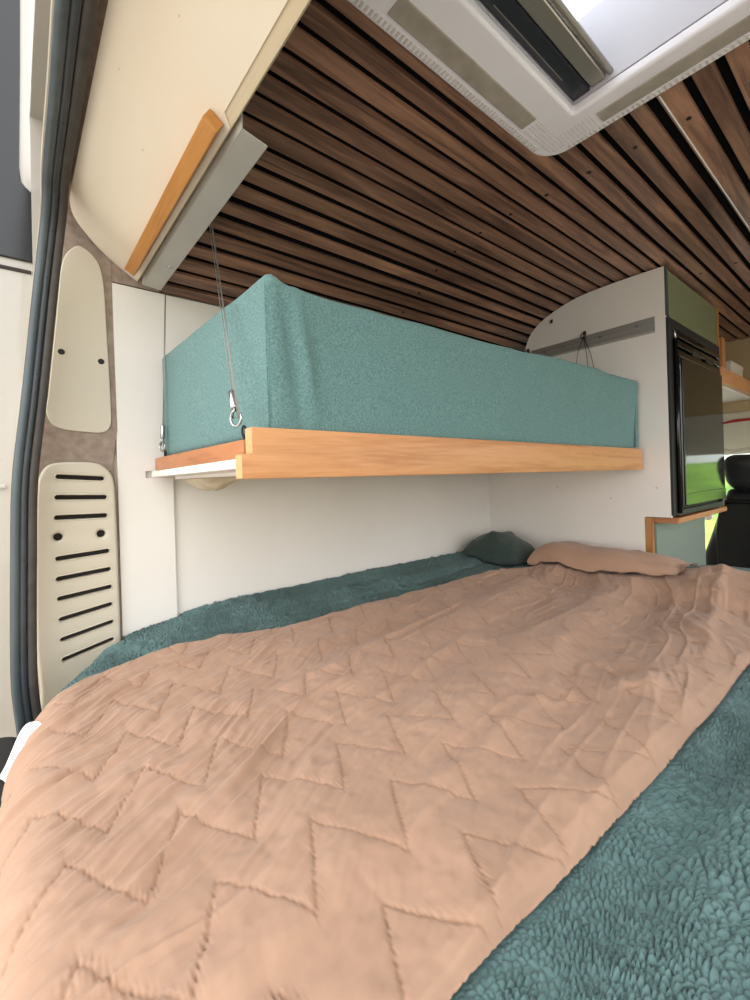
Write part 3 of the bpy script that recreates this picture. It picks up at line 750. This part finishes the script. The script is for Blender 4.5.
def zig(X, Y):
    """distance to the nearest zigzag seam, and distance along it"""
    best = np.full(X.shape, 9.); along = np.zeros(X.shape); sgn = np.zeros(X.shape)
    pit, amp = .1015, .0445
    for k in range(-1, 9):
        xc = -.246 - .1125 * k; ph = .033 if k < 3 else .018
        t = (Y - ph) / pit; fr_ = t - np.floor(t)
        tri = np.abs(fr_ * 2 - 1)              # 1 at outer (-X) vertex
        xl = xc - amp * (2 * tri - 1)
        sl = 4 * amp / pit
        d = (X - xl) / math.sqrt(1 + sl * sl)
        m = np.abs(d) < np.abs(best)
        along = np.where(m, Y * math.sqrt(1 + sl * sl), along)
        best = np.where(m, d, best)
    return best, along
def quilt_h(X, A, u):
    Y = A + edge_y(X) + R0 - R0 * math.pi / 2
    jx = X + .008 * vnoise(X * 9, Y * 9, 71) + .004 * vnoise(X * 30, Y * 30, 73); jy = Y + .010 * vnoise(X * 9, Y * 9, 72)
    d, al = zig(jx, jy)
    ad = np.abs(d)
    h = .0022 * (1 - np.exp(-(ad / .016) ** 1.1)) - .0011 * np.exp(-(ad / .0016) ** 2)
    pk = np.sin(al * 2 * math.pi / .0085 + 5 * vnoise(X * 40, Y * 40, 75))
    h = h + .0008 * pk * np.exp(-(ad / .006) ** 2) * (.5 + vnoise(X * 25, Y * 25, 76) + .5)
    st = np.sin(al * 2 * math.pi / .0065) > .1
    h = h - .0010 * st * np.exp(-(ad / .0012) ** 2)
    # drag creases: across towards the near corner, along the van further in
    bl = sst(-.30, -.62, X) * sst(.75, .15, Y)
    a1 = math.radians(119)
    p = X * math.cos(a1) + Y * math.sin(a1); q = -X * math.sin(a1) + Y * math.cos(a1)
    wob = .05 * vnoise(X * 6, Y * 6, 80)
    cr = .0085 * ridge(p * 2.6, (q + wob) * 15, 81, .12) * (vnoise(p * 4, q * 7, 79) + .55) + .0060 * ridge(p * 3.5, (q + wob) * 26, 78, .13) * (vnoise(p * 5, q * 9, 82) + .45) + .0024 * ridge(p * 9, (q + wob) * 60, 83, .18) + .0013 * ridge(p * 18, (q + wob) * 130, 84, .2)
    h = h + cr * (.42 + .85 * bl)
    a2 = math.radians(100) ; p = X * math.cos(a2) + Y * math.sin(a2); q = -X * math.sin(a2) + Y * math.cos(a2)
    h = h + (1 - bl) * (.008 * ridge(p * 1.6, (q + wob * .8) * 9, 85, .10) + .0035 * ridge(p * 5, (q + wob) * 30, 86, .12))
    # rumples at the far half
    far = sst(.7, 1.25, Y)
    h = h + far * (.013 * vnoise(X * 7, Y * 5 + X * 3, 88) + .006 * ridge(X * 6 + Y * 2, Y * 6, 89, .2))
    rum = np.exp(-((X + .31) / .09) ** 2 - ((Y - .78) / .17) ** 2)
    h = h + rum * (.014 * vnoise(X * 22, Y * 18, 90) + .007 * ridge(X * 16 + Y * 6, Y * 14, 91, .12))
    # lengthwise swells
    h = h + .007 * np.sin((X + .12 * Y) * 28) * sst(.2, .6, Y)
    h = h + .0016 * fbm(X * 60, Y * 60, 95, 2)
    return h
ys_l = [-.25, .0, .05, .10, .17, .25, .35, .55, .9, 1.25, 1.40, 1.50, 1.62]
xl_l = [-.90, -.90, -.935, -.985, -1.030, -1.043, -1.040, -1.002, -.985, -.972, -.93, -.885, -.83]
av = np.r_[np.linspace(-.15, .02, 24)[:-1], np.linspace(.02, .8, 420)[:-1], np.linspace(.8, 1.62, 300)]
uu = np.linspace(0, 1, 400)
UU, AQ = np.meshgrid(uu, av, indexing='ij')
XL = np.interp(AQ + edge_y(-1.0) + R0 - R0 * math.pi / 2, ys_l, xl_l) + .006 * vnoise(AQ * 12, AQ * 0, 60); XR = quilt_right(AQ - .046) + .004 * vnoise(AQ * 9, AQ * 0 + 3, 61)
XQ = XL + (XR - XL) * UU
ed = np.minimum(UU, 1 - UU) * (XR - XL)                     # distance from the long edges
endd = np.clip((1.62 - AQ), 0, 1)
roll_ = np.sqrt(np.clip(1 - (1 - np.clip(np.minimum(ed, endd) / .010, 0, 1)) ** 2, 0, 1))
scal = .004 * np.abs(np.sin(AQ * 33)) * np.exp(-ed / .02)
HQ = quilt_h(XQ, AQ, UU) * np.clip(np.minimum(ed, endd) / .02, .15, 1) + .017 * roll_ - .005 + scal
HQ = np.maximum(HQ, blanket_h(XQ, AQ) + .0075)
PQ = bed_surf(XQ, AQ, HQ)
PQ[..., 1] = np.minimum(PQ[..., 1], 1.685)
M['tan_stitch_shade'] = M['tan'].copy(); M['tan_stitch_shade'].name = 'tan_cotton_stitch_shade'
_nt = M['tan_stitch_shade'].node_tree; _b = _nt.nodes['Principled BSDF']; _src = _b.inputs['Base Color'].links[0].from_socket
_a = _nt.nodes.new('ShaderNodeAttribute'); _a.attribute_name = 'stitch_shade'; _mx = _nt.nodes.new('ShaderNodeMixRGB'); _mx.inputs[2].default_value = lin('#99745a')  # darker dashes painted along the seams as shadow in the stitch holes
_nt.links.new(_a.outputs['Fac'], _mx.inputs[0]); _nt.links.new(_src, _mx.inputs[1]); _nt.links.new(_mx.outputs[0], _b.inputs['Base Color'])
quilt = grid_obj('quilt', PQ, 'tan_stitch_shade', loc=(-.6, .8, -.36))
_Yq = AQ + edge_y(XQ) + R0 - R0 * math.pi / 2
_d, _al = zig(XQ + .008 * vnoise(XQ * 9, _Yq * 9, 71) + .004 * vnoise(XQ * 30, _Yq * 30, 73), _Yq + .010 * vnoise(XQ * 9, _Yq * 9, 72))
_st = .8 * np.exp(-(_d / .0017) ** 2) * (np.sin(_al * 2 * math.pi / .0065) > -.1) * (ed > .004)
quilt.data.attributes.new('stitch_shade', 'FLOAT', 'POINT').data.foreach_set('value', _st.ravel())
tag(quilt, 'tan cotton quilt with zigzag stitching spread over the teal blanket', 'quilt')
# care label sewn to the quilt's rear edge
lu = np.linspace(0, 1, 14); lv = np.linspace(0, 1, 8)
LU, LV = np.meshgrid(lu, lv, indexing='ij')
p0 = np.array([-.872, .020, -.362]); e1 = np.array([.012, -.046, -.052]); e2 = np.array([.014, .011, -.008])
def labp(U, V, off=0): return p0 + U[..., None] * e1 + V[..., None] * e2 + np.stack([0 * U, 0 * U, .010 * np.sin(U * 4.5) + .004 * np.sin(V * 3 + U * 6) + off], -1)
lab = grid_obj('care_label', labp(LU, LV), 'paper', quilt)
lab['label'] = 'white printed care label'
for r_ in range(5):
    for u0, u1 in ((.12, .42), (.47, .80)):
        a_ = np.linspace(u0, u1 - .05 * (r_ % 2), 6); v0 = .16 + r_ * .15
        A2, B2 = np.meshgrid(a_, np.array([v0, v0 + .05]), indexing='ij')
        grid_obj('print_line', labp(A2, B2, .0009), 'ink', lab)

def pillow(name, label, c, h, rotz, m, seed, tilt=0, step=.011, lump=.02, pw=2.6):
    nu, nv = int(h[0] * 2 / step), int(h[1] * 2 / step) + 2
    vs = []; top = []
    u = np.linspace(-1, 1, nu + 1); v = np.linspace(-1, 1, nv + 1)
    U, V = np.meshgrid(u, v, indexing='ij')
    # even out towards the rim
    su = np.sin(U * math.pi / 2); sv = np.sin(V * math.pi / 2)
    prof_ = (np.clip(1 - np.abs(su) ** pw, 0, 1) * np.clip(1 - np.abs(sv) ** pw, 0, 1)) ** .45
    X = su * h[0] * (1 - .06 * sv ** 2); Y = sv * h[1] * (1 - .08 * su ** 2)
    n = lump * fbm(U * 2.2, V * 2.2, seed) + .006 * ridge(U * 3 + V, V * 4, seed + 3, .12) + .004 * ridge(U * 9, V * 5 + U * 2, seed + 4, .14)
    Zt = prof_ * (h[2] + n); Zb = -prof_ * h[2] * .9
    rz = Matrix.Rotation(rotz, 3, 'Z') @ Matrix.Rotation(tilt, 3, 'X')
    Rm = np.array(rz)
    pts = np.concatenate([np.stack([X, Y, Zt], -1).reshape(-1, 3), np.stack([X, Y, Zb], -1).reshape(-1, 3)]) @ Rm.T + np.array(c)
    for G in (PQ, Pb):
        q_ = G.reshape(-1, 3); q_ = q_[(q_[:, 1] > 1.35)]
        for k0 in range(0, len(pts), 200):
            dd = (q_[None, :, 0] - pts[k0:k0 + 200, None, 0]) ** 2 + (q_[None, :, 1] - pts[k0:k0 + 200, None, 1]) ** 2
            i_ = dd.argmin(1); ok = dd.min(1) < .0009
            pts[k0:k0 + 200, 2] = np.where(ok, np.maximum(pts[k0:k0 + 200, 2], q_[i_, 2] + .012), pts[k0:k0 + 200, 2])
    f1 = grid_faces(nu + 1, nv + 1); f2 = (f1 + (nu + 1) * (nv + 1))[:, ::-1]
    o = obj(name, pts, np.concatenate([f1, f2]).tolist(), m, None, True, loc=c)
    b = bmesh.new(); b.from_mesh(o.data); bmesh.ops.remove_doubles(b, verts=b.verts, dist=1e-5); b.to_mesh(o.data); b.free()
    return tag(o, label, 'pillow')
pillow('pillow', 'tan pillow lying against the white cabinet at the head of the bed', (-.672, 1.57, -.338), (.258, .105, .066), -.03, 'tan', 5, -.10, pw=4.5)
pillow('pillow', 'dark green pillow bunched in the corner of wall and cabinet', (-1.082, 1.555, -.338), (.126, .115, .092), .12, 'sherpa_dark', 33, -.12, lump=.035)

# ------------------------------------------------------------------ skylight
sk = thing('skylight', 'pale grey roof skylight frame with dark blind and bright dome', 'skylight', (-.215, .615, .684))
SX0, SX1, SY0, SY1 = -.487, .062, .30, .905
IX0, IX1, IY0, IY1 = -.384, -.038, .40, .823
def ro(p): return [(x, -y) for x, y in p]
plate(ro(rrect(SX0, SY0, SX1, SY1, .055, 10)), [ro(rrect(IX0, IY0, IX1, IY1, .006, 3))], PZ(.684), .020, .006).build('frame', 'grey_plastic', sk)
# notched outer rim
def tooth(mb, x, y, ang, z):
    m_ = Matrix.Translation((x, y, z)) @ Matrix.Rotation(ang, 4, 'Z')
    mb.box((-.0017, -.0045, -.0018), (.0017, .0045, .001), 0, 1, m_)
mb = MB()
for y in np.arange(SY0 + .06, SY1 - .055, .0085): tooth(mb, SX0 + .0115, y, math.pi / 2, .664)
mb.build('rim_pattern', 'rim', sk)
mb = MB()
for x in np.arange(SX0 + .06, SX1 - .06, .0085): tooth(mb, x, SY1 - .0115, 0, .664)
mb.build('rim_pattern', 'rim', sk)
mb = MB(); mb.box((SX0 + .024, .43, .6618), (SX0 + .056, .775, .6668), .0018); v1 = mb.build('vent_mesh', 'grey_mesh', sk)
mb = MB(); mb.box((SX0 + .13, SY1 - .052, .6618), (SX1 - .10, SY1 - .022, .6668), .0018); v2 = mb.build('vent_mesh', 'grey_mesh', sk)
mb = MB()                                       # perforated corner
for i in range(15):
    for j in range(15):
        x = SX0 + .026 + i * .0072; y = SY1 - .024 - j * .0072
        r_ = math.hypot(x - (SX0 + .055), y - (SY1 - .055))
        inband = (x < SX0 + .055 and y < SY1 - .055 and x < SX0 + .056) or (y > SY1 - .055 and x > SX0 + .055) or (x <= SX0 + .055 and y >= SY1 - .055 and r_ < .038)
        if inband and y > .785 and x < SX0 + .125: mb.tube([(x, y, .6645), (x, y, .6632)], .0017, 6)
mb.build('corner_perforation', 'rim', sk)
# upstand walls of the well
mb = MB(); w = .012
mb.box((IX0 - w, IY0 - w, .684), (IX0, IY1 + w, .83)); mb.box((IX1, IY0 - w, .684), (IX1 + w, IY1 + w, .83)); mb.box((IX0, IY0 - w, .684), (IX1, IY0, .83)); mb.box((IX0, IY1, .684), (IX1, IY1 + w, .83))
mb.build('well_lining', 'well', sk)
mb = MB(); mb.box((IX0 + .0005, IY0 + .001, .686), (IX0 + .032, IY1 - .001, .712), .003); bl_ = mb.build('blind_cassette', 'blind', sk)
for z in (.6858,):
    mb = MB(); mb.box((IX0 + .010, .56, z - .0006), (IX0 + .0115, .76, z)); mb.build('glint_rib', 'champagne', bl_)
mb = MB(); mb.box((IX0 + .0325, IY0 + .001, .688), (IX0 + .060, IY1 - .001, .702), .004, 3); mb.tube([(IX0 + .066, IY0 + .001, .696), (IX0 + .066, IY1 - .001, .696)], .0055, 12); mb.build('blind_rail', 'champagne', sk)
# double dome
du = np.linspace(-1, 1, 15); DU, DV = np.meshgrid(du, du, indexing='ij')
Pd = np.stack([(IX0 + IX1) / 2 + DU * (IX1 - IX0 + .03) / 2, (IY0 + IY1) / 2 + DV * (IY1 - IY0 + .03) / 2, .832 + .03 * (1 - DU ** 4) * (1 - DV ** 4)], -1)
grid_obj('dome', Pd, 'dome', sk)
mb = MB(); mb.box((-.27, .66, .80), (IX1 - .002, .70, .828), .003); mb.build('dome_brace', 'grey_plastic', sk)
mb = MB(); mb.tube([(-.255, .655, .795), (-.255, .655, .785), (-.255, .655, .778)], [.026, .028, .018], 18); mb.build('latch', 'grey_mesh', sk, True)

# ------------------------------------------------------------------ overhead shelf beyond the fridge
sh = thing('overhead_shelf', 'oak fronted overhead shelf beyond the black fridge', 'shelf', (-.7, 2.8, .37))
mb = MB(); mb.box((-.520, 2.345, .365), (-.500, 3.05, .432), .002); mb.build('front_board', 'rail_wood', sh)
mb = MB(); mb.box((-1.1, 2.345, .358), (-.522, 3.05, .372)); mb.build('shelf_board', 'white', sh)
mb = MB(); mb.box((-.530, 2.425, .432), (-.512, 2.475, .575), .002); mb.build('upright', 'up_wood', sh)
P, fs = cloth_box((-.66, 2.50, .380), (-.545, 2.64, .505), .03, .012, lambda P, N: .006 * fbm(P[:, 1] * 20, P[:, 2] * 20, 4))
tag(obj('linen_bag', P, fs, 'cloth_cream', None, True, loc=(-.6, 2.57, .373)), 'rounded cream bag on the oak shelf beside the upright', 'bag')
bx = thing('storage_box', 'off white box standing on the overhead oak shelf', 'box', (-.62, 2.78, .373))
mb = MB(); mb.box((-.74, 2.69, .373), (-.535, 2.92, .50), .004); mb.build('box_body', 'box_white', bx)
mb = MB(); mb.box((-.742, 2.688, .495), (-.533, 2.922, .515), .004); mb.build('lid', 'box_white', bx)

# ------------------------------------------------------------------ cab
hl = MB(); hl.hexa([(-1.2, 3.051, .30), (.7, 3.051, .30), (.7, 3.07, .30), (-1.2, 3.07, .30), (-1.2, 3.051, .72), (.7, 3.051, .72), (.7, 3.07, .72), (-1.2, 3.07, .72)])
struct(hl.build('trim_11', 'headliner_tan'), 'tan lined bulkhead above the cab seats', 'trim')
hs = [(3.07, .30), (3.3, .235), (3.6, .175), (3.95, .125), (4.08, .10)]
vs = []; fs = []
for i, (y, z) in enumerate(hs):
    for x in np.linspace(-1.2, .7, 12):
        vs.append((x, y, z - .05 * abs((x + .25) / .95) ** 4))
n = 12
for i in range(len(hs) - 1):
    for k in range(n - 1): fs.append((i * n + k, i * n + k + 1, (i + 1) * n + k + 1, (i + 1) * n + k))
V2 = [(x, y, z + .012) for x, y, z in vs]; N0 = len(vs)
hd2 = MB(); hd2.add(vs + V2, fs + [tuple(i + N0 for i in f)[::-1] for f in fs])
struct(hd2.build('trim_12', 'headliner', None, True), 'pale cab headliner', 'trim')
tag(MB().tube([(-.70 + .4 * q, 3.16 + .02 * math.sin(q * 3), .252 + .018 * math.sin(q * math.pi)) for q in np.linspace(0, 1, 14)], [.004 + .008 * math.sin(q * math.pi) for q in np.linspace(0, 1, 14)], 8).build('red_strip', 'red', None, True, loc=(-.5, 3.16, .252)), 'curved dark red strip under the edge of the cab roof', 'strip')
gh = MB(); gh.tube([(-.80, 3.60, .150), (-.80, 3.60, .120), (-.72, 3.60, .105), (-.62, 3.60, .120), (-.62, 3.60, .150)], .010, 10)
tag(gh.build('grab_handle', 'headliner', None, True, loc=(-.7, 3.6, .12)), 'pale grab handle under the cab headliner', 'handle')
# windscreen, pillars, dashboard
ws = MB(); ws.hexa([(-1.1, 4.55, -.40), (.6, 4.55, -.40), (.6, 4.556, -.40), (-1.1, 4.556, -.40), (-1.0, 4.08, .10), (.5, 4.08, .10), (.5, 4.086, .10), (-1.0, 4.086, .10)])
struct(ws.build('window_1', 'glass'), 'windscreen of the van', 'window')
for i, s_ in enumerate((-1, 1)):
    x0 = -.25 + s_ * .85; x1 = -.25 + s_ * .75
    mb = MB(); mb.tube([(x0, 4.58, -.42), ((x0 + x1) / 2 + s_ * .02, 4.33, -.15), (x1, 4.06, .13)], .035, 10)
    struct(mb.build('trim_%d' % (13 + i), 'headliner', None, True), 'pale %s pillar of the windscreen' % ('left' if s_ < 0 else 'right'), 'pillar')
db = MB(); db.box((-.98, 4.15, -ZO), (.55, 4.62, -.47), .05, 3)
struct(db.build('trim_15', 'black_matte'), 'black dashboard of the cab', 'dashboard')
cd = MB(); cd.box((WX - .03, 3.20, -ZO), (WX, 4.45, -.48)); cd.box((WX - .03, 2.62, -ZO), (WX, 3.2, .53))
struct(cd.build('wall_front', 'headliner'), 'pale cab door side of the van', 'wall')
sg = MB(); sg.hexa([(-1.24, 3.20, -.33), (-1.24, 4.40, -.33), (-1.245, 4.40, -.33), (-1.245, 3.20, -.33), (-1.16, 3.20, .16), (-1.10, 4.0, .10), (-1.105, 4.0, .10), (-1.165, 3.20, .16)])
struct(sg.build('window_2', 'glass'), 'cab side window of the van', 'window')

def seat(cx, label):
    s_ = thing('cab_seat', label, 'seat', (cx, 3.05, -ZO), 'cab seats')
    def lump(P, N): return .004 * fbm(P[:, 0] * 9, P[:, 2] * 9, 6)
    P, f = cloth_box((cx - .25, 2.90, -.88), (cx + .25, 3.42, -.66), .06, .03, lump); obj('cushion', P, f, 'black_leather', s_, True)
    P, f = cloth_box((cx - .235, 2.84, -.74), (cx + .235, 3.0, -.11), .065, .025, lump)
    t_ = (P[:, 2] + .74) / .63
    P[:, 0] = cx + (P[:, 0] - cx) * (1 - .22 * np.clip(t_ - .45, 0, .5) * 4.0); P[:, 1] -= .06 * t_
    obj('backrest', P, f, 'black_leather', s_, True)
    P, f = cloth_box((cx - .17, 2.765, -.62), (cx + .17, 2.80, -.16), .017, .02)
    t_ = (P[:, 2] + .62) / .46
    P[:, 0] = cx + (P[:, 0] - cx) * (1 - .5 * np.clip(t_ - .5, 0, 1) ** 2 * 2); P[:, 1] += .05 * (1 - t_)
    obj('back_shell', P, f, 'black_gloss', s_, True)
    P, f = cloth_box((cx - .125, 2.76, -.115), (cx + .125, 2.87, .062), .05, .014, lump)
    t_ = np.clip((P[:, 2] + .115) / .177, 0, 1); P[:, 0] = cx + (P[:, 0] - cx) * (.86 + .14 * np.sin(np.clip(t_ * 1.25, 0, 1) * math.pi / 2)); P[:, 1] -= .02 * t_
    obj('headrest', P, f, 'black_leather', s_, True)
    for dx in (-.05, .05):
        mb = MB(); mb.tube([(cx + dx, 2.86, -.18), (cx + dx, 2.82, -.09)], .007, 10); mb.build('headrest_post', 'steel', s_, True)
    mb = MB(); mb.box((cx - .22, 2.95, -ZO), (cx + .22, 3.38, -.88), .01); mb.build('pedestal', 'black_matte', s_)
    return s_
seat(-.475, 'black leather cab seat with headrest seen past the green cabinet')

# ------------------------------------------------------------------ outside
GZ = -ZO - .42
g = MB(); g.box((-60, -60, GZ - .3), (60, 60, GZ)); struct(g.build('ground_paving', 'concrete'), 'pale paving around the van', 'ground')
u_ = np.linspace(-30, 40, 60); v_ = np.linspace(9, 40, 40)
GU, GV = np.meshgrid(u_, v_, indexing='ij')
Pg = np.stack([GU, GV, GZ + .02 + 1.75 * sst(9, 30, GV) + .12 * vnoise(GU * .4, GV * .4, 3)], -1)
struct(grid_obj('ground_lawn', Pg, 'grass'), 'green lawn rising in front of the van', 'ground')

# ------------------------------------------------------------------ light
W = bpy.data.worlds.new('World'); SC.world = W; W.use_nodes = True
nt = W.node_tree; bg = nt.nodes['Background']
tc = nt.nodes.new('ShaderNodeTexCoord'); sx = nt.nodes.new('ShaderNodeSeparateXYZ'); rp = nt.nodes.new('ShaderNodeValToRGB')
nt.links.new(tc.outputs['Generated'], sx.inputs[0]); nt.links.new(sx.outputs['Z'], rp.inputs['Fac']); nt.links.new(rp.outputs['Color'], bg.inputs['Color'])
e = rp.color_ramp.elements
e[0].position = 0; e[0].color = (.80, .78, .72, 1); e[1].position = 1; e[1].color = (.95, .97, 1, 1)
k = e.new(.12); k.color = (.98, .99, 1, 1)
bg.inputs['Strength'].default_value = 3.6
sun_d = bpy.data.lights.new('sun', 'SUN'); sun_d.energy = 4.0; sun_d.angle = .02; sun_d.color = (1, .95, .86)
sun_o = bpy.data.objects.new('sun', sun_d); COL.objects.link(sun_o); sun_o.rotation_euler = Vector((-.45, .55, .70)).to_track_quat('Z', 'Y').to_euler()
def portal(name, loc, rot, sx_, sy_):
    l = bpy.data.lights.new(name, 'AREA'); l.shape = 'RECTANGLE'; l.size = sx_; l.size_y = sy_; l.cycles.is_portal = True
    o = bpy.data.objects.new(name, l); COL.objects.link(o); o.location = loc; o.rotation_euler = rot; return o
R = math.radians
portal('rear_portal', (-.2, -.30, -.1), (R(-90), 0, R(180)), 2.6, 2.2)
portal('skylight_portal', ((IX0 + IX1) / 2, (IY0 + IY1) / 2, .875), (0, 0, 0), .36, .46)
portal('side_portal', (RX + .06, 1.58, -.22), (0, R(90), 0), 1.7, 1.78)
portal('windscreen_portal', (-.25, 4.65, -.15), (R(-90), 0, R(0)), 1.7, .6)

SC.view_settings.view_transform = 'Standard'; SC.view_settings.look = 'None'
SC.view_settings.exposure = 0.0; SC.view_settings.gamma = 1.0; SC.view_settings.use_curve_mapping = False
SC.cycles.max_bounces = 12; SC.cycles.diffuse_bounces = 7; SC.cycles.transparent_max_bounces = 12

# lift everything so that the van floor is z = 0
for o in SC.objects:
    if o.parent is None: o.location.z += ZO
